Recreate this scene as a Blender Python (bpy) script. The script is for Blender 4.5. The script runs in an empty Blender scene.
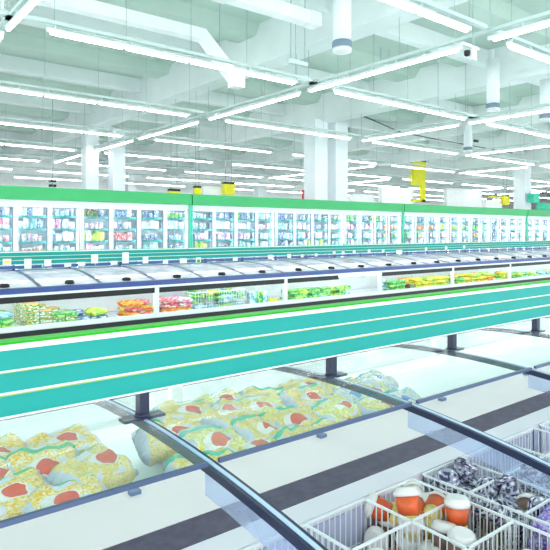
import bpy, bmesh, math, random
from mathutils import Vector, Matrix, noise
random.seed(7)
C = bpy.context.scene.collection
PI = math.pi
CAM_H, F, CX, HZ = 1.58, 580.0, 275.0, 231.0
CT, ST = 0.7804, 0.6252            # cos / sin of the camera's turn away from the aisle's cross direction


def at(u, v, Y):
    """world point seen at photo pixel (u, v) on the vertical plane y = Y (used to read sizes off the photograph)"""
    a = (u - CX) / F
    t = Y / (CT - ST * a)
    return Vector((t * (ST + CT * a), Y, CAM_H - (v - HZ) * t / F))


def seen(p, mar=40):
    t = p[0] * ST + p[1] * CT
    if t < 0.3: return False
    u = CX + F * (p[0] * CT - p[1] * ST) / t
    v = HZ - F * (p[2] - CAM_H) / t
    return -mar < u < 550 + mar and -mar < v < 550 + mar


# ------------------------------------------------------------------ materials
MATS = {}


def nodes(name):
    m = bpy.data.materials.new(name); m.use_nodes = True
    nt = m.node_tree; nt.nodes.clear()
    out = nt.nodes.new('ShaderNodeOutputMaterial')
    return m, nt, out


def N(nt, kind, **kw):
    n = nt.nodes.new(kind)
    for k, v in kw.items():
        if k in n.inputs: n.inputs[k].default_value = v
        else: setattr(n, k, v)
    return n


def paint(name, col, rough=0.5, var=0.06, scale=3.0, metal=0.0, bump=0.0, spec=0.5):
    m, nt, out = nodes(name)
    b = N(nt, 'ShaderNodeBsdfPrincipled', Roughness=rough, Metallic=metal)
    b.inputs['Specular IOR Level'].default_value = spec
    tc = N(nt, 'ShaderNodeTexCoord'); nz = N(nt, 'ShaderNodeTexNoise', Scale=scale, Detail=4.0)
    nt.links.new(tc.outputs['Object'], nz.inputs['Vector'])
    r = N(nt, 'ShaderNodeValToRGB')
    r.color_ramp.elements[0].position = .3; r.color_ramp.elements[1].position = .7
    r.color_ramp.elements[0].color = [c * (1 - var) for c in col[:3]] + [1]
    r.color_ramp.elements[1].color = [min(1, c * (1 + var * .6)) for c in col[:3]] + [1]
    nt.links.new(nz.outputs['Fac'], r.inputs['Fac']); nt.links.new(r.outputs['Color'], b.inputs['Base Color'])
    if bump:
        bp = N(nt, 'ShaderNodeBump', Strength=bump, Distance=.01)
        nt.links.new(nz.outputs['Fac'], bp.inputs['Height']); nt.links.new(bp.outputs['Normal'], b.inputs['Normal'])
    nt.links.new(b.outputs[0], out.inputs[0]); MATS[name] = m
    return m


def glow(name, col, s):
    m, nt, out = nodes(name)
    e = N(nt, 'ShaderNodeEmission', Strength=s); e.inputs['Color'].default_value = (*col, 1)
    nt.links.new(e.outputs[0], out.inputs[0]); MATS[name] = m
    return m


def glass(name, tint, film=0.05, filmcol=(.9, 1, 1), refl=.6, ior=1.45):
    m, nt, out = nodes(name)
    tr = N(nt, 'ShaderNodeBsdfTransparent'); tr.inputs[0].default_value = (*tint, 1)
    gl = N(nt, 'ShaderNodeBsdfGlossy', Roughness=.09)
    df = N(nt, 'ShaderNodeBsdfDiffuse'); df.inputs[0].default_value = (*filmcol, 1)
    fr = N(nt, 'ShaderNodeFresnel', IOR=ior)
    mu = N(nt, 'ShaderNodeMath', operation='MULTIPLY'); mu.inputs[1].default_value = refl
    m1 = N(nt, 'ShaderNodeMixShader', Fac=film); m2 = N(nt, 'ShaderNodeMixShader')
    tc = N(nt, 'ShaderNodeTexCoord'); nz = N(nt, 'ShaderNodeTexNoise', Scale=2.5, Detail=5.0)
    mr = N(nt, 'ShaderNodeMapRange'); mr.inputs['From Min'].default_value = .3; mr.inputs['From Max'].default_value = .75
    mr.inputs['To Min'].default_value = film * .6; mr.inputs['To Max'].default_value = film * 1.7
    L = nt.links.new
    L(tc.outputs['Object'], nz.inputs['Vector']); L(nz.outputs['Fac'], mr.inputs['Value']); L(mr.outputs[0], m1.inputs[0])
    L(tr.outputs[0], m1.inputs[1]); L(df.outputs[0], m1.inputs[2])
    ge = N(nt, 'ShaderNodeNewGeometry'); su = N(nt, 'ShaderNodeMath', operation='SUBTRACT'); su.inputs[0].default_value = 1.0   # a pane mirrors on its outer face only
    mv = N(nt, 'ShaderNodeMath', operation='MULTIPLY')
    L(ge.outputs['Backfacing'], su.inputs[1]); L(fr.outputs[0], mu.inputs[0]); L(mu.outputs[0], mv.inputs[0]); L(su.outputs[0], mv.inputs[1]); L(mv.outputs[0], m2.inputs[0])
    L(m1.outputs[0], m2.inputs[1]); L(gl.outputs[0], m2.inputs[2])
    L(m2.outputs[0], out.inputs[0]); MATS[name] = m
    return m


def pack(name, base, second, third, scale=7.0, rough=.35, cut=(.46, .6)):
    """printed packaging: blotches of two inks on a ground colour"""
    m, nt, out = nodes(name)
    b = N(nt, 'ShaderNodeBsdfPrincipled', Roughness=rough)
    tc = N(nt, 'ShaderNodeTexCoord'); oi = N(nt, 'ShaderNodeObjectInfo')
    ad = N(nt, 'ShaderNodeVectorMath', operation='ADD'); sc = N(nt, 'ShaderNodeVectorMath', operation='SCALE')
    sc.inputs['Scale'].default_value = 9.0
    cb = N(nt, 'ShaderNodeCombineXYZ')
    L = nt.links.new
    for i in range(3): L(oi.outputs['Random'], cb.inputs[i])
    L(cb.outputs[0], sc.inputs[0]); L(tc.outputs['Generated'], ad.inputs[0]); L(sc.outputs[0], ad.inputs[1])
    v = N(nt, 'ShaderNodeTexNoise', Scale=scale * .42, Detail=1.5); L(ad.outputs[0], v.inputs['Vector'])
    r = N(nt, 'ShaderNodeValToRGB'); r.color_ramp.interpolation = 'CONSTANT'
    e = r.color_ramp.elements
    e[0].position = 0; e[0].color = (*second, 1)
    e[1].position = cut[0]; e[1].color = (*base, 1)
    n = e.new(cut[1]); n.color = (*third, 1)
    L(v.outputs['Fac'], r.inputs['Fac']); L(r.outputs['Color'], b.inputs['Base Color']); L(b.outputs[0], out.inputs[0])
    MATS[name] = m
    return m


def bag_film(name, food1, food2, ink, band, scale=16):
    """clear pillow bag of vegetables: strands of food, a printed oval with white ring, a coloured band, clear film ends"""
    m, nt, out = nodes(name)
    b = N(nt, 'ShaderNodeBsdfPrincipled', Roughness=.22)
    b.inputs['Coat Weight'].default_value = .35; b.inputs['Coat Roughness'].default_value = .15
    L = nt.links.new
    tc = N(nt, 'ShaderNodeTexCoord'); oi = N(nt, 'ShaderNodeObjectInfo')
    sep = N(nt, 'ShaderNodeSeparateXYZ'); L(tc.outputs['Generated'], sep.inputs[0])
    nz = N(nt, 'ShaderNodeTexNoise', Scale=scale, Detail=3.0, Distortion=2.2); L(tc.outputs['Generated'], nz.inputs['Vector'])
    r = N(nt, 'ShaderNodeValToRGB'); e = r.color_ramp.elements
    e[0].position = .36; e[0].color = (*food2, 1); e[1].position = .60; e[1].color = (.95, .92, .74, 1)
    n = e.new(.48); n.color = (*food1, 1)
    L(nz.outputs['Fac'], r.inputs['Fac'])

    def mth(op, a, bb):
        q = N(nt, 'ShaderNodeMath', operation=op)
        for i, s in enumerate((a, bb)):
            if hasattr(s, 'links'): L(s, q.inputs[i])
            else: q.inputs[i].default_value = s
        return q.outputs[0]

    def mix(fac, A, colB):
        q = N(nt, 'ShaderNodeMix', data_type='RGBA'); L(fac, q.inputs['Factor']); L(A, q.inputs['A'])
        q.inputs['B'].default_value = (*colB, 1); return q.outputs['Result']
    wob = N(nt, 'ShaderNodeTexNoise', Scale=3.0, Detail=2.0); L(tc.outputs['Generated'], wob.inputs['Vector'])
    w = mth('MULTIPLY', mth('SUBTRACT', wob.outputs['Fac'], .5), .25)
    jx = mth('MULTIPLY', mth('SUBTRACT', oi.outputs['Random'], .5), .30)
    jy = mth('MULTIPLY', mth('SUBTRACT', mth('FRACT', mth('MULTIPLY', oi.outputs['Random'], 7.31), 0), .5), .22)
    x0_ = mth('ADD', sep.outputs[0], w); x = mth('ADD', x0_, jx); y = mth('ADD', mth('ADD', sep.outputs[1], w), jy)
    # film at both short ends
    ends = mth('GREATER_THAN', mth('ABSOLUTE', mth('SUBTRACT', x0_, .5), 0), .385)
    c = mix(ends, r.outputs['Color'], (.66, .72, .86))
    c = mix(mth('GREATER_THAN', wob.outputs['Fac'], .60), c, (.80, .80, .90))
    bandm = mth('LESS_THAN', mth('ABSOLUTE', mth('SUBTRACT', y, .80), 0), .06)
    c = mix(bandm, c, band)
    # oval badge
    dx = mth('DIVIDE', mth('SUBTRACT', x, .58), .23); dy = mth('DIVIDE', mth('SUBTRACT', y, .36), .16)
    d = mth('ADD', mth('MULTIPLY', dx, dx), mth('MULTIPLY', dy, dy))
    c = mix(mth('LESS_THAN', d, 1.0), c, (.95, .93, .90))
    dx2 = mth('DIVIDE', mth('SUBTRACT', x, .62), .18)
    d2 = mth('ADD', mth('MULTIPLY', dx2, dx2), mth('MULTIPLY', dy, dy))
    c = mix(mth('LESS_THAN', d2, .75), c, ink)
    L(c, b.inputs['Base Color'])
    bp = N(nt, 'ShaderNodeBump', Strength=.7, Distance=.012); L(nz.outputs['Fac'], bp.inputs['Height']); L(bp.outputs['Normal'], b.inputs['Normal'])
    L(b.outputs[0], out.inputs[0]); MATS[name] = m
    return m


paint('white', (.86, .89, .90), .35)
paint('cool_white', (.80, .85, .92), .4)
paint('floor_tile', (.80, .83, .84), .25, .05, .6)
paint('ceiling_paint', (.55, .69, .62), .8, .05, .8)
paint('beam_paint', (.86, .93, .93), .7, .04, 1.2)
paint('column_paint', (.86, .91, .95), .6, .03, 2)
paint('duct_metal', (.86, .90, .90), .45)
paint('tray_metal', (.62, .74, .72), .5)
paint('wire_steel', (.35, .48, .46), .4)
paint('turquoise', (.012, .335, .305), .5, .03, 5, spec=.25)
paint('lime', (.015, .44, .008), .5, .03, 5, spec=.25)
paint('olive', (.30, .52, .12), .5)
paint('header_green', (.035, .45, .14), .4, .03, 2)
paint('divider_green', (.05, .62, .42), .4)
paint('navy', (.012, .018, .055), .3)
paint('slate_blue', (.13, .19, .33), .3)
paint('edge_blue', (.075, .10, .20), .35)
paint('shaded_liner', (.44, .44, .62), .5)  # white near-tub panel behind the baskets, its shade put into the grey-blue colour
paint('steel_blue', (.50, .62, .85), .3)
paint('rail_blue', (.06, .10, .33), .3, .15, 8)
paint('black', (.006, .007, .010), .45)
paint('grille_dark', (.085, .068, .125), .6, .3, 30)
paint('ledge_white', (.80, .74, .84), .4, .04, 6)
paint('divider_white', (.85, .78, .81), .45, .05, 2)
paint('wire_white', (.86, .88, .92), .3)
paint('yellow_sign', (.85, .80, .01), .45)
paint('red_paint', (.75, .03, .03), .4)
paint('inner_panel', (.68, .83, .90), .5)
paint('gasket', (.20, .27, .36), .5)
paint('card', (.88, .90, .90), .5)
paint('far_white', (.94, .96, .97), .6)
glow('tube_lit', (.96, 1.0, 1.0), 11.0)
glow('led_lit', (.95, .98, 1.0), 8.0)
glow('led_near', (.90, 1.0, 1.0), 4.5)
glow('led_dim', (.95, 1.0, 1.0), 8.0)
glass('lid_glass', (.93, .95, .98), .56, (.90, .88, .96), refl=.25)
glass('open_lid_glass', (.98, .99, .985), .05, (.88, 1, 1), refl=.36)
glass('front_glass', (.97, .995, .99), .012, refl=.15)
glass('door_glass', (.94, .97, .99), .05, refl=.4)
glass('guide_plastic', (.78, .84, .94), .22, (.66, .72, .88), refl=.5)
PK = {
 'white blue': ((.80, .86, .92), (.25, .50, .80), (.88, .90, .93)),
 'white pink': ((.86, .84, .88), (.80, .20, .40), (.88, .90, .93)),
 'pale teal': ((.55, .82, .85), (.15, .45, .60), (.85, .92, .94)),
 'white': ((.84, .88, .90), (.62, .72, .85), (.90, .90, .92)),
 'red': ((.78, .08, .10), (.85, .70, .70), (.85, .25, .30)),
 'orange': ((.88, .30, .02), (.88, .65, .10), (.80, .10, .03)),
 'yellow green': ((.62, .74, .04), (.20, .55, .10), (.85, .82, .20)),
 'green': ((.06, .48, .10), (.50, .80, .20), (.04, .30, .12)),
 'lavender': ((.58, .56, .82), (.30, .28, .62), (.82, .80, .92)),
 'dark blue': ((.06, .12, .30), (.30, .45, .65), (.70, .78, .88)),
 'yellow': ((.86, .70, .03), (.45, .62, .04), (.88, .50, .03)),
 'brown': ((.20, .10, .05), (.10, .30, .08), (.55, .30, .10)),
}
for k, (a, b, c) in PK.items(): pack('pack ' + k, a, b, c)
pack('pack stacked carton', (.04, .28, .03), (.86, .88, .82), (.55, .62, .10), 6, cut=(.46, .58))
pack('pack purple', (.27, .17, .60), (.55, .46, .82), (.14, .08, .40), 16)
pack('pack silver', (.34, .33, .46), (.03, .025, .07), (.80, .78, .86), 11)
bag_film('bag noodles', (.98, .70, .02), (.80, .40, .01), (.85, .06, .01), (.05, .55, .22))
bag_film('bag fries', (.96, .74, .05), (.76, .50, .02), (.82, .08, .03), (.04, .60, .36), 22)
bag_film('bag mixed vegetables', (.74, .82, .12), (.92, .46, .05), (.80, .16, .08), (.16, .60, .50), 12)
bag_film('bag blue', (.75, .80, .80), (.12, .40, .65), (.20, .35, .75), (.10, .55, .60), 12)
paint('carton_top', (.82, .45, .16), .5, .3, 14)
paint('cup_print', (.80, .12, .03), .35, .25, 30)
paint('cup_pale', (.86, .80, .74), .4, .2, 40)
paint('cup_cream', (.90, .70, .22), .4, .15, 30)
paint('cup_lid', (.82, .75, .76), .3)
paint('cup_brown', (.22, .12, .09), .4, .3, 20)


# ------------------------------------------------------------------ mesh helpers
class MB:
    def __init__(s): s.bm = bmesh.new(); s.mats = []

    def mi(s, mat):
        if mat not in s.mats: s.mats.append(mat)
        return s.mats.index(mat)

    def hexa(s, pts, mat):
        i = s.mi(mat); v = [s.bm.verts.new(p) for p in pts]
        for q in ((0, 3, 2, 1), (4, 5, 6, 7), (0, 1, 5, 4), (1, 2, 6, 5), (2, 3, 7, 6), (3, 0, 4, 7)):
            f = s.bm.faces.new([v[k] for k in q]); f.material_index = i

    def box(s, a, b, mat):
        x0, y0, z0 = a; x1, y1, z1 = b
        s.hexa([(x0, y0, z0), (x1, y0, z0), (x1, y1, z0), (x0, y1, z0), (x0, y0, z1), (x1, y0, z1), (x1, y1, z1), (x0, y1, z1)], mat)

    def prism(s, prof, x0, x1, mat):
        """closed y-z profile pushed along x"""
        i = s.mi(mat); n = len(prof)
        A = [s.bm.verts.new((x0, y, z)) for y, z in prof]; B = [s.bm.verts.new((x1, y, z)) for y, z in prof]
        for k in range(n):
            f = s.bm.faces.new((A[k], A[(k + 1) % n], B[(k + 1) % n], B[k])); f.material_index = i
        for r in (A[::-1], B):
            f = s.bm.faces.new(r); f.material_index = i

    def bar(s, p, q, w, mat, h=None):
        p, q = Vector(p), Vector(q); d = (q - p).normalized()
        up = Vector((0, 0, 1)) if abs(d.z) < .95 else Vector((0, 1, 0))
        r = d.cross(up).normalized() * w / 2; u = r.cross(d).normalized() * (h or w) / 2
        s.hexa([p - r - u, p + r - u, p + r + u, p - r + u, q - r - u, q + r - u, q + r + u, q - r + u], mat)

    def lathe(s, prof, mat, n=16, c=(0, 0, 0), caps=True):
        i = s.mi(mat) if isinstance(mat, str) else None
        rings = []
        for r, z in prof:
            rings.append([s.bm.verts.new((c[0] + r * math.cos(2 * PI * k / n), c[1] + r * math.sin(2 * PI * k / n), c[2] + z)) for k in range(n)])
        for j in range(len(rings) - 1):
            for k in range(n):
                f = s.bm.faces.new((rings[j][k], rings[j][(k + 1) % n], rings[j + 1][(k + 1) % n], rings[j + 1][k])); f.material_index = i; f.smooth = True
        if caps:
            for r in (rings[0][::-1], rings[-1]):
                f = s.bm.faces.new(r); f.material_index = i

    def mesh(s, name, bevel=0):
        if bevel:
            bmesh.ops.bevel(s.bm, geom=s.bm.edges[:], offset=bevel, segments=2, affect='EDGES', profile=.6)
        bmesh.ops.recalc_face_normals(s.bm, faces=s.bm.faces[:])
        me = bpy.data.meshes.new(name); s.bm.to_mesh(me); s.bm.free()
        for m in s.mats: me.materials.append(MATS[m])
        return me

    def build(s, name, parent=None, loc=(0, 0, 0), bevel=0):
        o = bpy.data.objects.new(name, s.mesh(name, bevel)); C.objects.link(o)
        o.location = loc
        if parent: o.parent = parent
        return o


def put(name, me, loc=(0, 0, 0), rot=(0, 0, 0), scale=(1, 1, 1), parent=None):
    o = bpy.data.objects.new(name, me); C.objects.link(o)
    o.location = loc; o.rotation_euler = rot; o.scale = scale
    if parent: o.parent = parent
    return o


def tag(o, label, cat, group=None):
    o['label'] = label; o['category'] = cat
    if group: o['group'] = group
    return o


def thing(name, label, cat, loc=(0, 0, 0), group=None):
    o = bpy.data.objects.new(name, None); C.objects.link(o); o.location = loc; o.empty_display_size = .1
    return tag(o, label, cat, group)


def struct(o): o['kind'] = 'structure'; return o


ORD = ['first', 'second', 'third', 'fourth', 'fifth', 'sixth', 'seventh', 'eighth', 'ninth', 'tenth', 'eleventh', 'twelfth']
TENS = {2: 'twenty', 3: 'thirty', 4: 'forty', 5: 'fifty'}
ORD += ['thirteenth', 'fourteenth', 'fifteenth', 'sixteenth', 'seventeenth', 'eighteenth', 'nineteenth', 'twentieth']
for _t in (2, 3, 4, 5):
    ORD += [TENS[_t] + '-' + o for o in ORD[:9]]
    ORD += [{2: 'thirtieth', 3: 'fortieth', 4: 'fiftieth', 5: 'sixtieth'}[_t]]

# ------------------------------------------------------------------ the hall
ROOF = 7.5
X0, X1, Y0, Y1 = -12, 85, -9, 46
m = MB(); m.box((X0, Y0, -.1), (X1, Y1, 0), 'floor_tile'); struct(m.build('floor'))
m = MB(); m.box((X0, Y0, ROOF), (X1, Y1, ROOF + .2), 'ceiling_paint')
for k in range(20):                                   # ribbed roof deck
    y = Y0 + 2.0 + k * 2.6
    m.prism([(y - .62, ROOF), (y - .42, ROOF - .30), (y + .42, ROOF - .30), (y + .62, ROOF)], X0, X1, 'ceiling_paint')
struct(m.build('ceiling'))
m = MB(); m.box((X0, Y1, 0), (X1, Y1 + .2, ROOF), 'far_white'); struct(m.build('wall_back'))
m = MB(); m.box((X1, Y0, 0), (X1 + .2, Y1, ROOF), 'far_white'); struct(m.build('wall_right'))
m = MB(); m.box((X0 - .2, 20, 0), (X0, Y1, ROOF), 'far_white'); struct(m.build('wall_left'))
BX = [2.6, 10.0, 17.3, 24.6, 31.9, 39.2, 46.5, 53.8, 61.1, 68.4]
for k, x in enumerate(BX):
    m = MB(); m.box((x, Y0, 6.35), (x + .55, Y1, ROOF), 'beam_paint'); m.box((x - .06, Y0 + .01, 6.33), (x + .61, Y1 - .01, 6.5), 'beam_paint')
    struct(m.build('ceiling_beam'))


def column(x, y, w=.62):
    m = MB(); m.box((x, y, 0), (x + w, y + w, 6.4), 'column_paint'); m.box((x - .04, y - .04, 0), (x + w + .04, y + w + .04, .25), 'white')
    struct(m.build('column'))


c = at(315, 200, 18.3)
column(c.x, 18.3, .74); column(c.x + 1.25, 18.3, .74)
c = at(86, 180, 26); column(c.x, 26, .6); column(c.x + 1.3, 26, .6)
c = at(525, 180, 20); column(c.x, 20, .82)
c = at(258, 180, 40); column(c.x, 40, .7)
c = at(128, 180, 44); column(c.x, 44, .7)
c = at(463, 180, 44); column(c.x, 44, .8)

# purlins along the rows, two per bay between beams
PZ = 6.95
for k, y in enumerate((10.5, 15.7, 20.9, 26.1, 31.3, 36.5, 41.7)):
    m = MB(); m.box((X0, y - .16, PZ), (X1, y + .16, PZ + .12), 'beam_paint'); m.box((X0, y - .05, PZ + .1), (X1, y + .05, ROOF), 'beam_paint')
    struct(m.build('ceiling_beam'))

# ------------------------------------------------------------------ lamps
LZ = 5.25


def lamp_run(p, axis, n, label, group, near):
    """n tubes of 1.5 m end to end in white battens under a perforated carrier rail, hung on wires"""
    t = thing('tube_light_run', label, 'ceiling light', p, group)
    L = n * 1.5 + .1
    d = (lambda a, b, z: (a, b, z)) if axis == 'x' else (lambda a, b, z: (b, a, z))

    def bx(m, a0, b0, z0, a1, b1, z1, mat):
        q, r = d(a0, b0, z0), d(a1, b1, z1)
        m.box((min(q[0], r[0]), min(q[1], r[1]), z0), (max(q[0], r[0]), max(q[1], r[1]), z1), mat)
    m = MB(); bx(m, -.05, -.035, .025, L - .05, .035, .09, 'white'); m.build('housing', t)
    m = MB(); e = 7.3 if axis == 'x' else 5.2
    bx(m, -.75, -.05, .17, e - .75, .05, .20, 'tray_metal'); bx(m, -.75, -.05, .20, e - .75, -.04, .235, 'tray_metal'); bx(m, -.75, .04, .20, e - .75, .05, .235, 'tray_metal')
    if near:
        for q in range(int(L / .75)): bx(m, q * .75 + .1, -.012, .09, q * .75 + .13, .012, .17, 'tray_metal')
    m.build('carrier_rail', t)
    for q in range(n):
        m = MB(); bx(m, q * 1.5 + .03, -.026, -.018, q * 1.5 + 1.44, .026, .024, 'tube_lit'); m.build('tube', t)
    if near:
        for q in range(n + 1):
            a = q * 1.5 + (.02 if q else .1)
            w = .0035 if p[1] > 12 else .005
            m = MB(); bx(m, a - w, -w, .23, a + w, w, ROOF - LZ - .3, 'wire_steel'); m.build('suspension_wire', t)


rowsY = [0.9, 6.1, 11.0, 16.2, 21.3, 26.4, 31.6, 36.8, 42.0]
crossX = [-4.5, 2.8, 10.2, 17.5, 24.8, 32.1, 39.4, 46.7, 54.0, 61.3, 68.6]
for j, y in enumerate(rowsY):
    bay = 0
    for i in range(len(crossX) - 1):
        x = crossX[i] + .65
        if not any(seen((x + s, y, LZ), 60) for s in (0, 1.5, 3, 4.5, 6)): continue
        bay += 1
        lamp_run((x, y, LZ), 'x', 4,
                 'long white tube light run along the aisles, %s row away, %s bay from the left' % (ORD[j], ORD[bay - 1]),
                 'tube lights running along the aisles', y < 30 and x < 32)
for i, x in enumerate(crossX):
    seg = 0
    for j in range(len(rowsY) - 1):
        y = rowsY[j] + .7
        if x > 55 or not any(seen((x, y + s, LZ), 60) for s in (0, 2, 4)): continue
        if (i * 7 + j * 3) % 3 == 0 and j > 2 or j > 5: continue
        seg += 1
        if (i, j) in ((5, 4), (4, 3)): continue
        lamp_run((x, y, LZ - .02), 'y', 3,
                 'short white tube light run across the aisles, %s line from the left, %s stretch away' % (ORD[i], ORD[seg - 1]),
                 'tube lights running across the aisles', y < 24 and x < 32)

# ------------------------------------------------------------------ ducts and hanging fittings
def duct(name, label, pts, w):
    t = MB()
    pts = [Vector(p) for p in pts]
    rings = []
    for i, p in enumerate(pts):
        d = (pts[min(i + 1, len(pts) - 1)] - pts[max(i - 1, 0)]).normalized()
        r = d.cross(Vector((0, 0, 1))).normalized() * w / 2; u = r.cross(d).normalized() * w / 2
        rings.append([t.bm.verts.new(q) for q in (p - r - u, p + r - u, p + r + u, p - r + u)])
    k = t.mi('duct_metal')
    for a, b in zip(rings, rings[1:]):
        for i in range(4): t.bm.faces.new((a[i], a[(i + 1) % 4], b[(i + 1) % 4], b[i]))
    t.bm.faces.new(rings[0]); t.bm.faces.new(rings[-1])
    o = t.build(name); tag(o, label, 'duct')
    for i in range(0, len(pts)):
        f = MB(); p = pts[i]; f.box(p - Vector((w * .56,) * 3), p + Vector((w * .56,) * 3), 'duct_metal')
        if 0 < i < len(pts) - 1: f.bm.free()
        else: f.build('flange', o)
    for i in range(len(pts) - 1):
        p = pts[i] * .5 + pts[i + 1] * .5
        f = MB(); f.bar((p.x, p.y, p.z + w / 2), (p.x, p.y, ROOF - .02), .02, 'wire_steel'); f.build('hanger', o)
    return o


duct('air_duct', 'white square duct that bends down above the long tube light', [(3.3, 11.4, 6.05), (7.0, 11.4, 6.05), (7.95, 11.4, 5.15)], .26)
duct('air_duct', 'white square duct cutting the top left corner under the roof', [(2.75, 12.2, 6.0), (2.75, 20, 6.0)], .3)
duct('air_duct', 'white square duct at the top edge left of the hanging cylinder', [(6.0, 9.1, 6.05), (8.3, 9.1, 6.05)], .26)

cyl = None


def hanging_cylinder(u, v, Y, where, r=.2):
    p = at(u, v, Y)
    t = thing('hanging_downlight', 'white hanging cylinder with a grey ring, ' + where, 'downlight', (p.x, p.y, p.z), 'hanging cylinders under the roof')
    m = MB(); m.lathe([(r * .95, .22), (r * .95, 1.6)], 'column_paint', 24); m.build('tube_body', t)
    m = MB(); m.lathe([(r * 1.0, .08), (r * 1.04, .10), (r * 1.04, .2), (r * 1.0, .22)], 'gasket', 24); m.build('ring', t)
    m = MB(); m.lathe([(r * .7, 0), (r * .98, .0), (r * .98, .08)], 'white', 24); m.build('rim', t)
    m = MB(); m.bar((0, 0, 1.6), (0, 0, ROOF - p.z - .3), .05, 'column_paint'); m.build('suspension_rod', t)


hanging_cylinder(342, 52, 8.6, 'nearest, above the twin column')
hanging_cylinder(493, 111, 9.8, 'before the right hand column')
hanging_cylinder(546, 121, 9.6, 'cut by the right edge of the photo')
hanging_cylinder(468, 152, 15.4, 'small, between the two columns')

p = at(473, 60, 6.35)
t = thing('ceiling_loudspeaker', 'white box with black camera dome where two lamp lines cross', 'loudspeaker', p)
m = MB(); m.box((-.055, -.05, 0), (.055, .05, .22), 'white'); m.build('box_body', t, bevel=.008)
m = MB(); m.lathe([(.01, -.06), (.05, -.04), (.06, 0), (.06, .05)], 'black', 16, (-.11, .06, .12)); m.build('camera_dome', t)
m = MB(); m.box((-.4, -.02, .22), (.2, .02, .27), 'tray_metal'); m.build('bracket', t)
m = MB(); m.bar((0, 0, .26), (0, 0, ROOF - p.z - .02), .012, 'wire_steel'); m.build('suspension_rod', t)
for (u, v, Y, lab) in ((298, 65, 9.4, 'grey service box hung left of the twin column'), (385, 66, 12.4, 'grey service box hung right of the twin column')):
    p = at(u, v, Y); t = thing('service_box', lab, 'service box', p)
    m = MB(); m.box((-.25, -.05, 0), (.25, .05, .09), 'tray_metal'); m.build('box_body', t, bevel=.008)
    for s in (-.2, .2):
        m = MB(); m.bar((s, 0, .09), (s, 0, ROOF - p.z - .02), .015, 'wire_steel'); m.build('suspension_wire', t)
# slack black cable right of the column
m = MB(); pts = [at(345, 108, 17), at(400, 132, 17), at(440, 140, 17), at(512, 153, 17)]
pts = [pts[0].lerp(pts[1], i / 4) for i in range(4)] + [pts[1].lerp(pts[2], i / 4) for i in range(4)] + [pts[2].lerp(pts[3], i / 4) for i in range(5)]
for a, b in zip(pts, pts[1:]): m.bar(a, b, .035, 'black')
tag(m.build('power_cable'), 'slack black cable hung right of the twin column', 'cable')
p = at(476, 141, 16.9); m = MB(); m.box((-.16, -.06, -.06), (.16, .06, .06), 'black')
tag(m.build('junction_box', loc=p, bevel=.01), 'small black junction box on the slack cable', 'junction box')

# ------------------------------------------------------------------ signs and boards past the upright freezers
def yellow_sign(u0, v0, u1, v1, Y, label, stem=None, board=None):
    a = at(u0, v0, Y); b = at(u1, v1, Y)
    t = thing('aisle_sign', label, 'sign', ((a.x + b.x) / 2, Y, b.z), 'yellow aisle signs')
    w = (b.x - a.x) / 2; h = a.z - b.z
    m = MB(); m.box((-w, -.12, 0), (w, .12, h), 'yellow_sign'); m.build('panel', t)
    m = MB(); m.box((-w * 1.02, -.13, h), (w * 1.02, .13, h + max(.1, h * .06)), 'black'); m.build('top_cap', t)
    if stem:
        q = at(*stem, Y)
        m = MB(); m.box((w * .35, -.1, q.z - b.z), (w, .1, 0), 'yellow_sign'); m.box((-w, -.1, q.z - b.z), (w, .1, q.z - b.z + .18), 'yellow_sign'); m.build('stem', t)
    for s in (-.6, .6):
        m = MB(); m.bar((w * s, 0, h), (w * s, 0, ROOF - b.z - .02), .02, 'wire_steel'); m.build('suspension_wire', t)
    return t


yellow_sign(412, 161, 424.6, 186, 26, 'tall yellow aisle sign with black top right of the twin column', stem=(420, 202))
yellow_sign(223.5, 184, 233.5, 195, 24, 'square yellow aisle sign left of the twin column')
yellow_sign(194.5, 188, 200, 196, 24, 'small yellow aisle sign at the end of a white banner')
yellow_sign(169, 191, 179, 197, 24, 'lowest yellow aisle sign just showing above green header')
yellow_sign(485, 151.5, 499, 154, 24, 'flat yellow sign hanging high left of the right column')
sg = yellow_sign(502, 196, 508, 205, 24, 'small yellow aisle sign beside the right column')
a, b = at(488, 196, 24), at(502, 198.5, 24)
m = MB(); m.box((a.x - sg.location.x, -.08, b.z - sg.location.z), (b.x - sg.location.x, .08, a.z - sg.location.z), 'yellow_sign'); m.build('arm', sg)


def board(name, u0, v0, u1, v1, Y, mat, label, cat, down=True, dp=.2):
    a = at(u0, v0, Y); b = at(u1, v1, Y)
    m = MB(); m.box((a.x, Y - dp, 0 if down else b.z), (b.x, Y + dp, a.z), mat)
    return tag(m.build(name), label, cat)


board('aisle_banner', 201, 186, 223, 196, 24.6, 'far_white', 'white banner hanging between two yellow signs', 'banner')
board('wall_shelving', 380, 187, 411, 204, 28, 'far_white', 'white backed shelving behind the tall yellow sign', 'shelving')
board('wall_shelving', 445, 188, 480, 208, 30, 'far_white', 'white backed shelving right of the tall yellow sign', 'shelving')
board('wall_shelving', 484, 200, 500, 210, 27, 'far_white', 'low white shelving beside small yellow sign', 'shelving')
board('wall_shelving', 352, 194, 372, 204, 26, 'far_white', 'low white shelving touching the twin column', 'shelving')
board('exit_sign', 531, 193, 536.5, 203, 19.6, 'divider_green', 'green hanging sign on the right column', 'sign', False)
board('aisle_banner', 539, 203, 552, 210, 24, 'divider_green', 'teal banner at the right edge above the header', 'banner', False)
board('fire_point', 302.6, 190, 303.6, 203, 18.6, 'red_paint', 'red fire point at the foot of the twin column', 'fire point', True, .04)
for (u, v, Y, lab) in ((53, 181.5, 24, 'upper black loudspeaker on a rod left of the column pair'), (53, 186, 24, 'lower black loudspeaker on a rod left of the column pair')):
    pass
p = at(52.5, 187, 24)
t = thing('ceiling_loudspeaker', 'pair of black spots on a rod above green header', 'loudspeaker', p)
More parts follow.
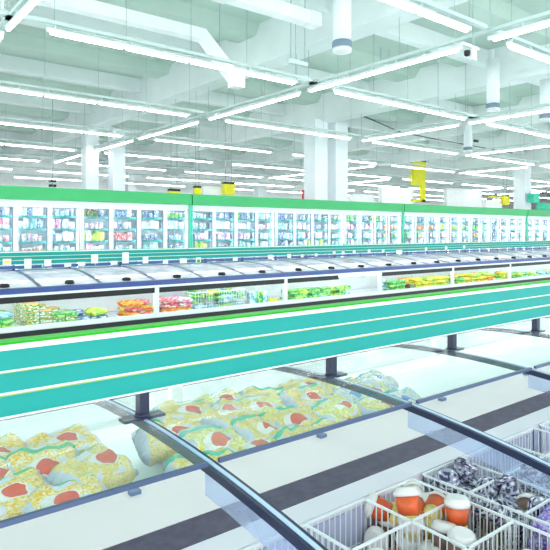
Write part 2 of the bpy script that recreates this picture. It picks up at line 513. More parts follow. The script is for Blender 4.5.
for z in (0, .2):
    m = MB(); m.box((-.13, -.08, z), (-.02, .08, z + .1), 'black'); m.box((.02, -.08, z), (.13, .08, z + .1), 'black'); m.build('spot', t)
m = MB(); m.bar((0, 0, 0), (0, 0, ROOF - p.z - .02), .025, 'wire_steel'); m.build('suspension_rod', t)

# ------------------------------------------------------------------ products (meshes shared by the copies)
def rbox(name, mat, bev=.06):
    m = MB(); m.box((-.5, -.5, 0), (.5, .5, 1), mat); return m.mesh(name, bev)


def pillow(name, mat, nx=18, ny=14, wr=.09, seed=0):
    """pillow bag about 1 x 1 x 1 with pinched, crimped short ends"""
    m = MB(); k = m.mi(mat); vs = [[], []]
    for s in (0, 1):
        for i in range(nx + 1):
            row = []
            for j in range(ny + 1):
                a, b = i / nx, j / ny
                if s and (i in (0, nx) or j in (0, ny)): row.append(vs[0][i][j]); continue
                ex = min(1, 5.5 * min(a, 1 - a)); ey = min(1, 4 * min(b, 1 - b))
                h = (math.sin(ex * PI / 2) ** .8) * (math.sin(ey * PI / 2) ** .6)
                h *= 1 + wr * 3 * noise.noise((a * 5 + seed, b * 4, s * 3.1 + seed))
                x = a - .5; y = (b - .5) * (1 - .10 * (1 - ex) + .05 * noise.noise((a * 4, seed, b * 3)))
                z = .5 + (.5 if s else -.5) * h
                if ex < .5: z += .10 * math.sin(b * 40) * (1 - ex)
                row.append(m.bm.verts.new((x, y, z)))
            vs[s].append(row)
    for s in (0, 1):
        for i in range(nx):
            for j in range(ny):
                q = [vs[s][i][j], vs[s][i + 1][j], vs[s][i + 1][j + 1], vs[s][i][j + 1]]
                try:
                    f = m.bm.faces.new(q if s else q[::-1]); f.smooth = True; f.material_index = k
                except ValueError: pass
    return m.mesh(name)


def tubmesh(name, mat):
    m = MB(); m.lathe([(.40, 0), (.48, .82)], mat, 14); m.lathe([(.5, .82), (.5, .97), (.46, 1.0)], 'cup_lid', 14); return m.mesh(name)


M_box = {k: rbox('frozen_carton', 'pack ' + k) for k in PK}
M_bag = {k: pillow('frozen_bag', 'pack ' + k, 10, 8) for k in PK}
M_tub = {k: tubmesh('ice_cream_tub', 'pack ' + k) for k in PK}

# ------------------------------------------------------------------ upright freezers
UW, YU = 3.03, 14.0
UX = [2.14, 5.17, 8.24, 11.27, 14.30, 17.37, 20.40, 23.43, 26.50]
door_no = 0
DOOR_PAL = {0: ['white blue', 'white pink', 'white pink', 'red'], 1: ['white', 'white pink', 'red', 'pale teal'], 2: ['white', 'white blue', 'white pink', 'red'],
            3: ['pale teal', 'white pink', 'white', 'white blue'], 4: ['brown', 'white pink', 'yellow green', 'white pink'],
            5: ['pale teal', 'white pink', 'red', 'pale teal'], 6: ['green', 'white', 'dark blue', 'pale teal'], 7: ['green', 'white blue', 'white blue', 'dark blue']}
names_for = {'carton': 'carton', 'bag': 'bag', 'tub': 'tub'}
for ui, x0 in enumerate(UX):
    t = thing('upright_freezer', 'glass-door upright freezer under green header, %s cabinet from the left' % ORD[ui], 'freezer', (x0, YU, 0), 'upright freezers along the back')
    m = MB(); m.box((0, .82, .1), (UW, .88, 2.3), 'inner_panel'); m.box((0, .0, .02), (UW, .88, .42), 'white'); m.box((0, .04, 2.2), (UW, .88, 2.3), 'white')
    m.box((0, .06, .42), (.025, .82, 2.2), 'inner_panel'); m.box((UW - .025, .06, .42), (UW, .82, 2.2), 'inner_panel'); m.build('cabinet', t)
    m = MB(); m.prism([(-.06, 2.30), (-.09, 2.31), (-.09, 2.585), (-.07, 2.6), (.9, 2.6), (.9, 2.30)], 0, UW, 'header_green'); m.build('header', t)
    m = MB(); m.box((0, -.015, 2.19), (UW, .04, 2.30), 'white'); m.build('head_rail', t)
    for z in (.72, 1.03, 1.33, 1.63, 1.93):
        m = MB(); m.box((.03, .16, z - .02), (UW - .03, .8, z), 'white'); m.build('shelf', t)
        m = MB(); m.box((.03, .135, z - .035), (UW - .03, .16, z + .012), 'turquoise'); m.build('price_rail', t)
    for k in range(5):
        m = MB(); x = min(max(k * UW / 4, .05), UW - .05); m.box((x - .02, .07, .45), (x + .02, .10, 2.18), 'led_lit'); m.build('led_strip', t)
    for d in range(4):
        xa = d * UW / 4; xb = xa + UW / 4
        m = MB()
        m.box((xa + .006, 0, .42), (xa + .058, .05, 2.19), 'white'); m.box((xb - .058, 0, .42), (xb - .006, .05, 2.19), 'white')
        m.box((xa + .058, 0, .42), (xb - .058, .05, .50), 'white'); m.box((xa + .058, 0, 2.13), (xb - .058, .05, 2.19), 'white')
        m.box((xb - .075, .012, .5), (xb - .058, .045, 2.13), 'gasket'); m.box((xa + .058, .012, .5), (xa + .066, .045, 2.13), 'gasket'); m.box((xa + .058, .012, 2.118), (xb - .058, .045, 2.13), 'gasket')
        dr = m.build('door', t)
        m = MB(); m.box((xa + .06, .02, .5), (xb - .06, .03, 2.13), 'door_glass'); m.build('glass_pane', dr)
        m = MB(); m.box((xa + .075, -.035, .95), (xa + .095, 0, 1.5), 'gasket'); m.build('handle', dr)
        far = x0 > 17
        pal = DOOR_PAL.get(door_no)
        if pal is None:
            if 19 <= door_no <= 21: pal = ['pale teal', 'orange', random.choice(['green', 'yellow']), 'white pink']
            elif 22 <= door_no <= 25: pal = [random.choice(['white', 'dark blue']), random.choice(['orange', 'yellow green']), 'white', random.choice(['white blue', 'lavender'])]
            elif 26 <= door_no <= 28: pal = ['pale teal', 'green', 'orange', random.choice(['orange', 'brown'])]
            elif door_no > 28: pal = [random.choice(['dark blue', 'white']), 'white', random.choice(['white', 'white blue']), random.choice(['white', 'dark blue'])]
            else: pal = [random.choice(['green', 'pale teal', 'dark blue']), random.choice(['white', 'white pink', 'pale teal']), random.choice(['white', 'lavender', 'orange', 'white blue', 'white pink']), random.choice(['white blue', 'pale teal', 'dark blue', 'yellow green'])]
        door_no += 1
        for si, z in enumerate((1.93, 1.63, 1.33, 1.03)):
            kind = random.choice(['carton', 'carton', 'bag', 'tub', 'tub'])
            n = {'carton': random.choice([4, 5]), 'bag': 4, 'tub': 5}[kind]
            if far: n = 3
            w = (UW / 4 - .15) / n
            for q in range(n):
                col = pal[si] if random.random() < .72 else random.choice(['white blue', 'white blue', 'pale teal', 'white pink', 'white', 'lavender', 'dark blue'])
                if si == 0 and random.random() < .35: col = 'dark blue'
                h = random.uniform(.17, .262)
                loc = (x0 + xa + .075 + w * (q + .5), YU + .27 + random.uniform(0, .1), z + .002)
                if kind == 'bag':
                    o = put('frozen_bag', M_bag[col], loc, (0, 0, random.uniform(-.15, .15)), (w * .96, .12, h))
                elif kind == 'carton':
                    o = put('frozen_carton', M_box[col], loc, (0, 0, random.uniform(-.05, .05)), (w * .93, .16, h))
                else:
                    o = put('ice_cream_tub', M_tub[col], loc, (0, 0, random.uniform(0, 6)), (w * .95, w * .95, h * .75))
                tag(o, '%s %s, %s in row on %s shelf down behind the %s freezer door' % (col, kind, ORD[q], ORD[si], ORD[door_no - 1]), kind,
                    'frozen %ss behind the freezer doors' % kind)
for i, x in enumerate((8.205, 17.345, 26.475)):
    m = MB(); m.box((x - .03 + .01, YU - .03, .02), (x + .03 - .005, YU + .86, 2.3), 'divider_green'); m.box((x - .055, YU - .05, .42), (x + .055, YU - .03, 2.3), 'divider_green'); m.box((x - .02, YU - .06, 2.3), (x + .02, YU + .86, 2.58), 'header_green')
    tag(m.build('divider_panel'), 'green upright divider between freezer cabinets, %s from the left' % ORD[i], 'panel', 'green dividers between the uprights')


# ------------------------------------------------------------------ island freezers
SEG, MOD, HALF = 2.5, 2.5 / 3, 1.33


def lidz(y): return .985 - .097 * y * y


def curve_sheet(m, x0, x1, ya, yb, dz, th, mat, n=10):
    ys = [ya + (yb - ya) * i / n for i in range(n + 1)]
    for a, b in zip(ys, ys[1:]):
        za, zb = lidz(a) + dz, lidz(b) + dz
        m.hexa([(x0, a, za), (x1, a, za), (x1, b, zb), (x0, b, zb), (x0, a, za + th), (x1, a, za + th), (x1, b, zb + th), (x0, b, zb + th)], mat)


def sheet_solid(x0, x1, ya, yb, dz, th, mat, n=10):
    m = MB(); prof = [(ya + (yb - ya) * i / n) for i in range(n + 1)]
    m.prism([(y, lidz(y) + dz) for y in prof] + [(y, lidz(y) + dz + th) for y in prof[::-1]], x0, x1, mat)
    return m


def island(x0, yc, near, label, group, band=(0, SEG)):
    t = thing('island_freezer', label, 'freezer', (x0, yc, 0), group)
    fl_n, fl_f = (.50, .52) if near else (.31, .31)
    m = MB()
    m.box((0, -1.22, .0), (SEG, 1.22, .13), 'gasket')
    m.box((0, -1.30, .13), (SEG, 1.30, .29), 'white')
    m.box((0, -1.30, .29), (SEG, -.43, fl_n), 'shaded_liner' if near else 'white')
    if near: m.box((0, -.43, fl_n), (SEG, -.422, .70), 'shaded_liner'); m.box((0, .10, .29), (SEG, 1.30, fl_f), 'white')
    m.build('tub', t)
    for s in (-1, 1):
        m = MB(); m.box((0, min(s * 1.33, s * 1.27), .290), (SEG, max(s * 1.33, s * 1.27), .355), 'white'); m.build('sill', t)
        m = MB(); m.box((0, min(s * 1.35, s * 1.28), .15), (SEG, max(s * 1.35, s * 1.28), .290), 'black'); m.build('bumper', t)
        m = MB(); m.box((.03, min(s * 1.318, s * 1.306), .349), (SEG - .03, max(s * 1.318, s * 1.306), .745), 'front_glass'); m.build('front_glass', t)
        for xa in (0, SEG - .035):
            m = MB(); m.box((xa, min(s * 1.33, s * 1.27), .349), (xa + .035, max(s * 1.33, s * 1.27), .745), 'white'); m.build('corner_post', t)
        m = MB(); m.box((0, min(s * 1.345, s * 1.26), .741), (SEG, max(s * 1.345, s * 1.26), .775), 'white'); m.build('trim_strip', t)
        m = MB()
        for (ya, za, yb, zb) in ((1.25, .775, 1.338, .80), (1.25, .80, 1.342, .83), (1.26, .83, 1.325, .842)):
            m.box((0, min(s * ya, s * yb), za), (SEG, max(s * ya, s * yb), zb), 'rail_blue')
        m.build('hand_rail', t)
        b0, b1 = band if s < 0 else (0, SEG)
        m = MB(); m.box((b0 + .02, min(s * 1.326, s * 1.319), .66), (b1 - .02, max(s * 1.326, s * 1.319), .741), 'black'); m.build('dark_band', t)
        m = MB(); m.box((.05, min(s * 1.283, s * 1.27), .70), (SEG - .05, max(s * 1.283, s * 1.27), .735), 'led_near' if near else 'led_dim'); m.build('led_strip', t)
    # centre divider: broad white top, dark return-air slot, white ledge
    dv = MB(); dv.box((0, -.19, .29), (SEG, .10, .725), 'divider_white' if near else 'white'); dv.box((0, -.42, .29), (SEG, -.328, .725), 'ledge_white' if near else 'white'); dv.box((0, -.328, .29), (SEG, -.19, .69), 'divider_white')
    dvo = dv.build('centre_divider', t)
    m = MB()
    m.box((.001, -.327, .692), (SEG - .001, -.191, .722), 'grille_dark')
    m.build('air_grille', dvo)
    for k in range(3):
        xa = k * MOD
        m = MB()
        for q in range(26):
            a = -1.29 + 2.58 * q / 26; b = a + 2.58 / 26; za, zb = lidz(a), lidz(b)
            for (xl, xr, dz, mat) in ((-.017, -.006, .0, 'navy'), (-.006, .005, .003, 'steel_blue' if near else 'slate_blue'), (.005, .017, 0, 'navy')) if near else ((-.026, .026, .014, 'edge_blue'),):
                m.hexa([(xa + xl, a, za - .022), (xa + xr, a, za - .022), (xa + xr, b, zb - .022), (xa + xl, b, zb - .022),
                        (xa + xl, a, za + dz), (xa + xr, a, za + dz), (xa + xr, b, zb + dz), (xa + xl, b, zb + dz)], mat)
        mu = m.build('mullion', t)
        if near:
            m = sheet_solid(xa - .016, xa - .008, -1.27, -.40, -.080, .058, 'guide_plastic'); m.build('side_guide', mu)
            m = MB(); m.box((xa - .018, .045, .7252), (xa + .018, .07, .738), 'slate_blue'); m.build('bracket', mu)
        # sliding lids, near and far side
        ya, yb = (-.41, -.01) if near else (-1.25, -.10)
        m = sheet_solid(xa + .02, xa + MOD - .02, ya, yb, .004, .006, 'open_lid_glass' if near else 'lid_glass'); lid = m.build('sliding_lid', t)
        m = MB(); z = lidz(ya); m.box((xa + .018, ya - .010, z + .001), (xa + MOD - .018, ya + .002, z + .012), 'edge_blue'); m.build('lid_edge', lid)
        if not near:
            m = MB(); z = lidz(yb); m.box((xa + .018, yb - .004, z), (xa + MOD - .018, yb + .012, z + .02), 'edge_blue'); m.build('lid_edge', lid)
            m = MB(); zz = lidz(-1.18)
            m.lathe([(.062, 0), (.062, .03), (.045, .05)], 'black', 16, (xa + MOD / 2, -1.18, zz + .006)); m.build('handle', lid)
        m = sheet_solid(xa + .02, xa + MOD - .02, .02, 1.25, .006, .006, 'open_lid_glass' if near else 'lid_glass'); lid = m.build('sliding_lid', t)
        m = MB(); z = lidz(1.25); m.box((xa + .018, 1.246, z - .012), (xa + MOD - .018, 1.262, z + .014), 'slate_blue'); m.build('lid_edge', lid)
    # shelf over the middle on short posts
    sh = MB(); sh.box((0, -.018, 1.0758), (SEG, .018, 1.265), 'white')
    for (za, zb) in ((1.0811, 1.1348), (1.1455, 1.1965), (1.2045, 1.2582)):
        for s in (-1, 1):
            sh.prism([(s * .016, za), (s * .032, za), (s * .026, zb), (s * .016, zb)], 0, SEG, 'turquoise')
    sho = sh.build('overhead_shelf', t)
    for s in (-1, 1):
        for (za, zm, zb) in ((1.1348, 1.1395, 1.1455), (1.1965, 1.2000, 1.2045)):
            e = MB(); e.box((0, min(s * .016, s * .032), zm), (SEG, max(s * .016, s * .032), zb), 'white'); e.box((0, min(s * .016, s * .030), za), (SEG, max(s * .016, s * .030), zm), 'olive'); e.build('price_rail', sho)
        e = MB(); e.box((0, min(s * .016, s * .034), 1.0758), (SEG, max(s * .016, s * .034), 1.0811), 'white'); e.build('bottom_lip', sho)
    e = MB(); e.box((0, -.03, 1.2582), (SEG, .03, 1.273), 'white'); e.build('top_trim', sho)
    e = MB(); e.box((0, -.03, 1.273), (SEG, .03, 1.280), 'lime'); e.build('top_strip', sho)
    for k in range(3):
        xa = k * MOD
        m = MB(); m.box((xa - .016, -.016, .99), (xa + .016, .016, 1.07), 'navy'); po = m.build('post', t)
        m = MB(); m.box((xa - .07, -.022, .985), (xa + .07, .022, .994), 'navy'); m.lathe([(.028, .994), (.022, 1.004)], 'navy', 12, (xa, 0, 0)); m.build('base_plate', po)
        if not near:
            m = MB(); m.box((max(.01, xa - .40), -.02, 1.015), (xa + .40, .02, 1.06), 'rail_blue')
            m.build('light_bar', po)
            if k == 0:
                m = MB(); m.box((SEG - .40, -.02, 1.015), (SEG - .01, .02, 1.06), 'rail_blue'); m.build('light_bar', t)
    return t


YN, YF = 1.70, 9.17
for i, x in enumerate((-.844, 1.656, 4.156)):
    island(x, YN, True, ['open island freezer nearest the camera, section holding the fries bags', 'open island freezer section with the ice cream cup baskets', 'end section of the near island freezer at the right edge'][i], 'near island freezer sections')
for i in range(7):
    island(1.53 + i * SEG, YF, False, 'blue-railed island freezer with glass front, %s section from the left' % ORD[i], 'far island freezer sections',
           (0, 1.33) if i == 2 else (0, SEG))

# white price cards hanging on the far island's shelf
CARDS = [(8, 262, 7, 6, 'yellow'), (29, 264, 6, 10, ''), (49, 263, 6, 7, ''), (69, 265, 6, 4, ''), (83, 264, 6, 4, ''), (96, 259, 6, 9, ''), (115.5, 263, 6, 4, ''), (127, 258, 6, 11, ''),
         (147, 260, 5, 7, ''), (167, 262, 5, 4, ''), (185, 262, 7, 7, ''), (200, 261, 5, 7, 'green'), (237, 259, 5, 4, ''), (272, 257, 5, 4, ''), (291, 256, 4, 4, ''), (304, 256, 3, 3, ''), (318, 255, 3, 3, ''),
         (336, 253, 3, 3, ''), (345, 253, 3, 3, ''), (356, 252, 3, 3, ''), (371, 251, 3, 3, ''), (385, 251, 3, 3, ''), (401, 252, 8, 4, ''), (428, 249, 3, 3, ''), (448, 248, 3, 3, ''), (466, 247, 3, 3, '')]
for i, (u, v, w, h, ex) in enumerate(CARDS):
    p = at(u, v, YF - .1); tt = p.y / (CT - ST * (u - CX) / F); sx = 1 / (CT - ST * (u - CX) / F)
    ww = w * tt / F * 1.15; hh = h * tt / F
    zt = min(p.z + hh / 2, 1.25)
    cd = MB(); cd.box((-ww / 2, -.004, -hh), (ww / 2, .004, 0), 'card')
    if ex: cd.box((-ww * .3, -.006, -hh * .7), (ww * .3, -.004, -hh * .3), 'yellow_sign' if ex == 'yellow' else 'lime')
    o = cd.build('price_card', loc=(p.x, YF - .042, zt))
    sz = 'tall' if h > 8 else 'small' if h < 5 else 'square'
    tag(o, '%s white price card on the far island shelf, %s from the left' % (sz, ORD[i]), 'price card', 'price cards on the far island shelf')

# ------------------------------------------------------------------ stock in the far island
FZ = .312


def fx(u, Y):
    a = (u - CX) / F
    return Y * (ST + CT * a) / (CT - ST * a)


m = MB(); m.box((-.5, -.5, 0), (.5, .5, .8), 'pack stacked carton'); m.box((-.5, -.5, .8), (.5, .5, 1), 'carton_top'); M_stk = m.mesh('frozen_carton', .02)
# stepped wall of cartons, left section
n_st = 0
xs = fx(24, 8.05)
for si, (dx, dy, n) in enumerate(((0, 0, 6), (0, .21, 6), (0, .42, 6), (.17, 0, 4), (.17, .21, 5), (.34, 0, 3), (.34, .21, 4), (.51, 0, 3), (.51, .21, 3))):
    for k in range(n):
        mm = M_stk if si < 5 or k % 2 else M_box['green']
        o = put('frozen_carton', mm, (xs + .08 + dx, 8.03 + dy, FZ + k * .052), (0, 0, random.uniform(-.04, .04)), (.155, .20, .050))
        tag(o, 'flat %s carton, %s from the bottom in the %s stack of the carton wall' % ('green' if mm is not M_stk else 'printed', ORD[k], ORD[si]), 'carton', 'cartons stacked in the far island')


def heap(kind, us, v_top, cols, label, group, Y=8.0, rows=2, size=(.26, .17, .08), lay=2):
    """loose packs laid side by side behind the glass from pixel column us[0] to us[1]"""
    global FZ
    xa, xb = fx(us[0], Y), fx(us[1], Y); n = max(1, int((xb - xa) / (size[0] * .8)))
    cnt = 0
    for l in range(lay):
        for r in range(rows):
            for q in range(n):
                if l and random.random() < .3: continue
                col = random.choice(cols)
                x = xa + (q + .5) * (xb - xa) / n + random.uniform(-.02, .02)
                y = Y + r * (size[1] + .02) + random.uniform(-.01, .01)
                z = FZ + l * size[2] * .92
                if kind == 'bag':
                    o = put('frozen_bag', M_bag[col], (x, y, z), (random.uniform(-.12, .12), random.uniform(-.12, .12), random.uniform(-.4, .4)), size)
                elif kind == 'tub': o = put('ice_cream_tub', M_tub[col], (x, y, z), (0, 0, random.uniform(0, 6)), size)
                else: o = put('frozen_carton', M_box[col], (x, y, z), (0, 0, random.uniform(-.1, .1)), size)
                cnt += 1
                tag(o, '%s %s, %s of %s' % (col, kind, ORD[cnt - 1], label), kind, group)


HG = 'frozen packs behind the far island glass'
heap('bag', (-6, 9), 0, ['green', 'pale teal'], 'the packs left of the carton wall', HG, lay=3)
heap('bag', (72, 106), 0, ['green', 'dark blue', 'yellow', 'yellow green'], 'the loose bags right of the carton wall', HG, rows=2, lay=2)
heap('bag', (126, 152), 0, ['orange', 'red', 'orange'], 'the orange bags left of first white post', HG, lay=3)
heap('bag', (161, 190), 0, ['orange', 'red', 'white pink'], 'the red bags right of first white post', HG, lay=3)
heap('bag', (192, 243), 0, ['green', 'green', 'pale teal', 'yellow green'], 'the green bags in the wire baskets', HG, rows=2, lay=4, Y=8.06)
heap('carton', (248, 267), 0, ['green', 'pale teal'], 'the upright green cartons', HG, rows=1, lay=1, size=(.14, .1, .22))
heap('bag', (264, 281), 0, ['yellow', 'white'], 'the yellow bags by second white post', HG, lay=2)
heap('carton', (288, 348), 0, ['green', 'yellow green', 'green', 'pale teal'], 'the small green boxes in the third glass front', HG, rows=2, lay=3, size=(.17, .12, .07))
heap('bag', (388, 405), 0, ['green', 'pale teal', 'green'], 'the dark green bags in the fourth glass front', HG, lay=3)
heap('carton', (406, 413), 0, ['brown', 'orange'], 'the brown boxes in the fourth glass front', HG, lay=2, size=(.2, .15, .12))
heap('bag', (413, 451), 0, ['yellow', 'yellow green', 'yellow'], 'the yellow bags in the fourth glass front', HG, lay=3)
heap('bag', (457, 508), 0, ['yellow', 'yellow green', 'orange', 'green'], 'the mixed bags in the fifth glass front', HG, lay=3)
heap('bag', (514, 556), 0, ['pale teal', 'green', 'yellow green'], 'the pale bags in the sixth glass front', HG, lay=2)


def wire_box(name, x0, x1, y0, y1, z0, z1, step, w, label, cat, group, mat='wire_white', divx=(), divy=(), rim=.006):
    """open wire basket; every inner divider is a part of its own"""
    t = thing(name, label, cat, ((x0 + x1) / 2, (y0 + y1) / 2, z0), group)
    ox, oy, oz = t.location

    def panel(m, a, b, zt):
        a, b = Vector((a[0] - ox, a[1] - oy, 0)), Vector((b[0] - ox, b[1] - oy, 0)); L = (b - a).length; n = max(2, int(round(L / step)))
        for i in range(n + 1):
            p = a.lerp(b, i / n); m.bar(p + Vector((0, 0, 0)), p + Vector((0, 0, zt)), w, mat)
        m.bar(a + Vector((0, 0, zt)), b + Vector((0, 0, zt)), rim, mat)
        m.bar(a + Vector((0, 0, zt * .4)), b + Vector((0, 0, zt * .4)), w, mat)
        m.bar(a, b, w, mat)
    m = MB(); h = z1 - z0
    for a, b in (((x0, y0), (x1, y0)), ((x1, y0), (x1, y1)), ((x1, y1), (x0, y1)), ((x0, y1), (x0, y0))): panel(m, a, b, h)
    n = int((x1 - x0) / (step * 2))
    for i in range(n + 1):
        x = x0 + (x1 - x0) * i / n - ox; m.bar((x, y0 - oy, 0), (x, y1 - oy, 0), w, mat)
    m.build('cage', t)
    for x in divx:
        m = MB(); panel(m, (x, y0), (x, y1), h); m.build('divider', t)
    for y in divy:
        m = MB(); panel(m, (x0, y), (x1, y), h); m.build('divider', t)
    return t


wire_box('wire_basket', fx(191, 8.0), fx(213, 8.0), 7.95, 8.55, .312, .60, .05, .006, 'white wire basket of green bags, left of the pair in far island', 'basket', 'wire baskets in the far island', rim=.01)
wire_box('wire_basket', fx(215, 8.0), fx(244, 8.0), 7.95, 8.55, .312, .60, .05, .006, 'white wire basket of green bags, right of the pair in far island', 'basket', 'wire baskets in the far island', rim=.01)
for (ua, ub) in ((12, 22), (268, 281)): pass

# ------------------------------------------------------------------ near island: wire baskets and their stock
BZ0, BZ1 = .503, .722
BK = []
for i, x in enumerate((-.011, .822, 1.655, 2.488)):
    dx = {0: (.26, .54), 1: (1.13, 1.385), 2: (1.90, 2.19), 3: (2.75,)}[i]
    wire_box('wire_basket', x + .03, x + MOD - .03, .42, 1.268, BZ0, BZ1, .0235, .0028,
             ['empty white wire basket left of the first mullion', 'white wire basket holding red and white ice cream cups', 'white wire basket holding silver cups and purple packs', 'white wire basket at the right edge'][i],
             'basket', 'wire baskets in the near island', divx=dx, divy=(1.085, .897, .70), rim=.0065)


def make_cup(style):
    """ice cream cup about 15 cm: cream foot, printed sleeve, white domed lid"""
    t = thing('ice_cream_cup', 'x', 'cup')
    a, b = {'red': ('cup_cream', 'cup_print'), 'silver': ('pack silver', 'pack silver'), 'brown': ('cup_cream', 'cup_brown'), 'pale': ('cup_print', 'cup_pale')}[style]
    m = MB(); m.lathe([(.022, 0), (.0272, .052)], a, 20); m.build('foot', t)
    m = MB(); m.lathe([(.0274, .052), (.032, .098)], b, 20); m.build('sleeve', t)
    m = MB(); m.lathe([(.034, .098), (.036, .104), (.0345, .110), (.031, .113), (.029, .119), (.024, .121)], 'pack silver' if style == 'silver' else 'cup_lid', 20); m.build('lid', t)
    return t


PROTO = {}


def cup(style, loc, rot, label, group, s=1.16):
    if style not in PROTO:
        r = PROTO[style] = make_cup(style)
    else:
        src = PROTO[style]; r = src.copy(); C.objects.link(r)
        for ch in src.children:
            cc = ch.copy(); C.objects.link(cc); cc.parent = r
    r.location = loc; r.rotation_euler = rot; r.scale = (s, s, s); r['label'] = label; r['group'] = group
    return r


rr = random.Random(3)


def fill_cups(xa, xb, ya, yb, nx, ny, styles, z, label, group, layers=2, lean=1.5):
    for l in range(layers):
        for i in range(nx):
            for j in range(ny):
                x = xa + (i + .5) * (xb - xa) / nx + rr.uniform(-.012, .012); y = ya + (j + .5) * (yb - ya) / ny + rr.uniform(-.01, .01)
                if abs(x - 1.54) < .055 and .94 < y < 1.04: continue
                st = rr.choice(styles); ang = rr.uniform(0, 2 * PI); le = rr.uniform(.25, lean) if l else rr.uniform(.1, .5)
                # keep the lid above the basket floor
                zz = z + (l * .068) + .02 * rr.random()
                dx, dy = -math.sin(le) * math.sin(-ang), 0
                R = Matrix.Rotation(ang, 4, 'Z') @ Matrix.Rotation(le, 4, 'X')
                c = R @ Vector((0, 0, .064))
                cup(st, (x - c.x, y - c.y, zz), R.to_euler(), '%s cup heaped in %s' % ({'red': 'red and cream', 'silver': 'silver and black', 'brown': 'brown and cream', 'pale': 'mostly white'}[st], label), group)


G1 = 'ice cream cups in the wire baskets'
cup('red', (1.545, 1.035, .628), (-.05, .06, 0), 'white-lidded red and cream cup standing upright above the heap', G1, 1.12)
fill_cups(1.405, 1.61, 1.10, 1.255, 3, 2, ['red', 'pale', 'red', 'brown', 'pale'], .508, 'the back cell left of the upright cup', G1, layers=3)
fill_cups(1.405, 1.61, .915, 1.07, 3, 2, ['red', 'pale'], .508, 'the cell beneath the upright cup', G1, layers=1)
fill_cups(1.405, 1.56, .915, 1.07, 2, 2, ['red', 'brown'], .575, 'the cell around the upright cup', G1, layers=1)
fill_cups(1.15, 1.37, .915, 1.07, 3, 2, ['red', 'pale', 'brown'], .508, 'the front cell left of upright cup', G1)
fill_cups(1.15, 1.37, .72, .885, 3, 2, ['red', 'brown'], .508, 'the lowest cell left of upright cup', G1)
fill_cups(1.405, 1.61, .72, .885, 3, 2, ['red', 'brown'], .508, 'the lowest cell below upright cup', G1)
fill_cups(1.70, 1.885, 1.10, 1.255, 2, 2, ['silver'], .55, 'the back cell right of the upright cup', G1)
fill_cups(1.70, 1.885, .915, 1.07, 3, 2, ['silver', 'silver', 'brown'], .55, 'the middle cell right of the upright cup', G1)
fill_cups(1.915, 2.17, .915, 1.07, 3, 2, ['silver'], .55, 'the cell at the right edge', G1)
M_pur = [pillow('purple_pack', 'pack purple', 12, 10, .12, s) for s in (1, 2)]
for (xa, xb, ya, yb, lab) in ((1.70, 1.885, .72, .885, 'the cell below the silver cups'), (1.915, 2.17, .72, .885, 'the bottom right cell'), (1.70, 1.885, .44, .685, 'the frontmost cell')):
    k = 0
    for l in range(3):
        for i in range(3):
            for j in range(2):
                k += 1
                o = put('purple_pack', M_pur[k % 2], (xa + (i + .5) * (xb - xa) / 3, ya + (j + .5) * (yb - ya) / 2, (.59 if 'right' in lab else .55) + l * .058), (rr.uniform(-.2, .2), rr.uniform(-.2, .2), rr.uniform(-1.6, 1.6)), (.105, .075, .058))
                tag(o, 'small purple ice cream pack heaped in ' + lab, 'pack', 'purple packs in the wire baskets')
o = put('snack_pack', pillow('snack_pack', 'pack yellow green', 12, 10, .1, 5), (.945, 1.19, .62), (1.1, .1, .5), (.16, .11, .05))
tag(o, 'yellow-green pack leaning in the basket corner beside the first mullion', 'pack')

# ------------------------------------------------------------------ near island: bags behind the centre divider
BAGS = {k: [pillow('vegetable_bag', 'bag ' + k, 30, 22, .10, s * 3.3) for s in range(2)] for k in ('noodles', 'fries', 'mixed vegetables', 'blue')}
DESC = {'noodles': 'bag of yellow noodles with red badge', 'fries': 'bag of pale fries with red badge', 'mixed vegetables': 'bag of mixed vegetables with red badge', 'blue': 'blue and white bag'}


def bag(kind, x, y, z, rz, rx, label, s=1.0, ry=0):
    o = put('vegetable_bag', rr.choice(BAGS[kind]), (x, y, z), (rx, ry, rz), (.30 * s, .22 * s, .13 * s))
    tag(o, label, 'bag', 'frozen bags behind the centre divider')


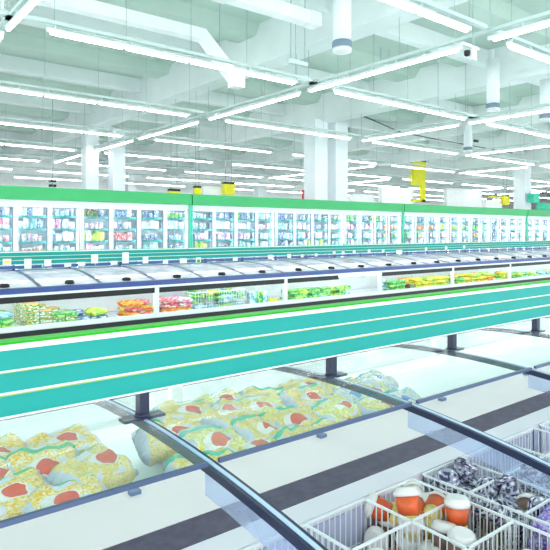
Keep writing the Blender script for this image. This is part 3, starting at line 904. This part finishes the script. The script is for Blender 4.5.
for gi, (x0, n, kinds, where, zz) in enumerate(((-.32, 5, ['noodles', 'noodles', 'fries'], 'left of first mullion', 0), (1.22, 4, ['fries', 'mixed vegetables', 'fries'], 'right of first mullion', 0),
                                        (2.2, 2, ['blue', 'mixed vegetables'], 'right of second mullion', -.06))):
    for r, (y, z) in enumerate(((1.95, .575), (2.07, .615), (2.19, .645), (2.31, .66))):
        for q in range(n):
            x = x0 + q * (.245 if gi != 1 else .225) + (.11 if r % 2 else 0) + rr.uniform(-.03, .03)
            kd = kinds[(q + r) % len(kinds)]
            bag(kd, x, y + rr.uniform(-.02, .02), z + zz + rr.uniform(-.012, .012), rr.uniform(-.45, .45) + (.2 if q % 2 else 0), rr.uniform(.15, .35),
                '%s, %s along row %s back, %s' % (DESC[kd], ORD[q], ['one', 'two', 'three', 'four'][r], where), ry=rr.uniform(-.1, .1))
    for r, y in enumerate((2.20, 2.46)):
        for q in range(n - 1):
            bag(kinds[q % len(kinds)], x0 + .12 + q * .3, y, .522, rr.uniform(-.2, .2), 0, '%s underneath, %s along %s layer, %s' % (DESC[kinds[q % len(kinds)]], ORD[q], ['front', 'rear'][r], where))

# ------------------------------------------------------------------ light, camera, view
w = bpy.data.worlds.new('World'); bpy.context.scene.world = w; w.use_nodes = True
bg = w.node_tree.nodes['Background']; bg.inputs[0].default_value = (.90, .985, 1.0, 1); bg.inputs[1].default_value = 1.5
cam = bpy.data.cameras.new('Camera'); co = bpy.data.objects.new('Camera', cam); C.objects.link(co)
co.location = (0, 0, CAM_H); co.rotation_euler = (PI / 2, 0, -math.atan2(ST, CT))
cam.sensor_width = 36; cam.lens = 36 * F / 550; cam.shift_y = -44 / 550; cam.clip_start = .05; cam.clip_end = 300
bpy.context.scene.camera = co
sc = bpy.context.scene
sc.view_settings.view_transform = 'Standard'; sc.view_settings.look = 'None'; sc.view_settings.gamma = 1; sc.view_settings.use_curve_mapping = False
sc.view_settings.exposure = 1.15
sc.cycles.transparent_max_bounces = 24; sc.cycles.max_bounces = 8
sc.cycles.use_denoising = True
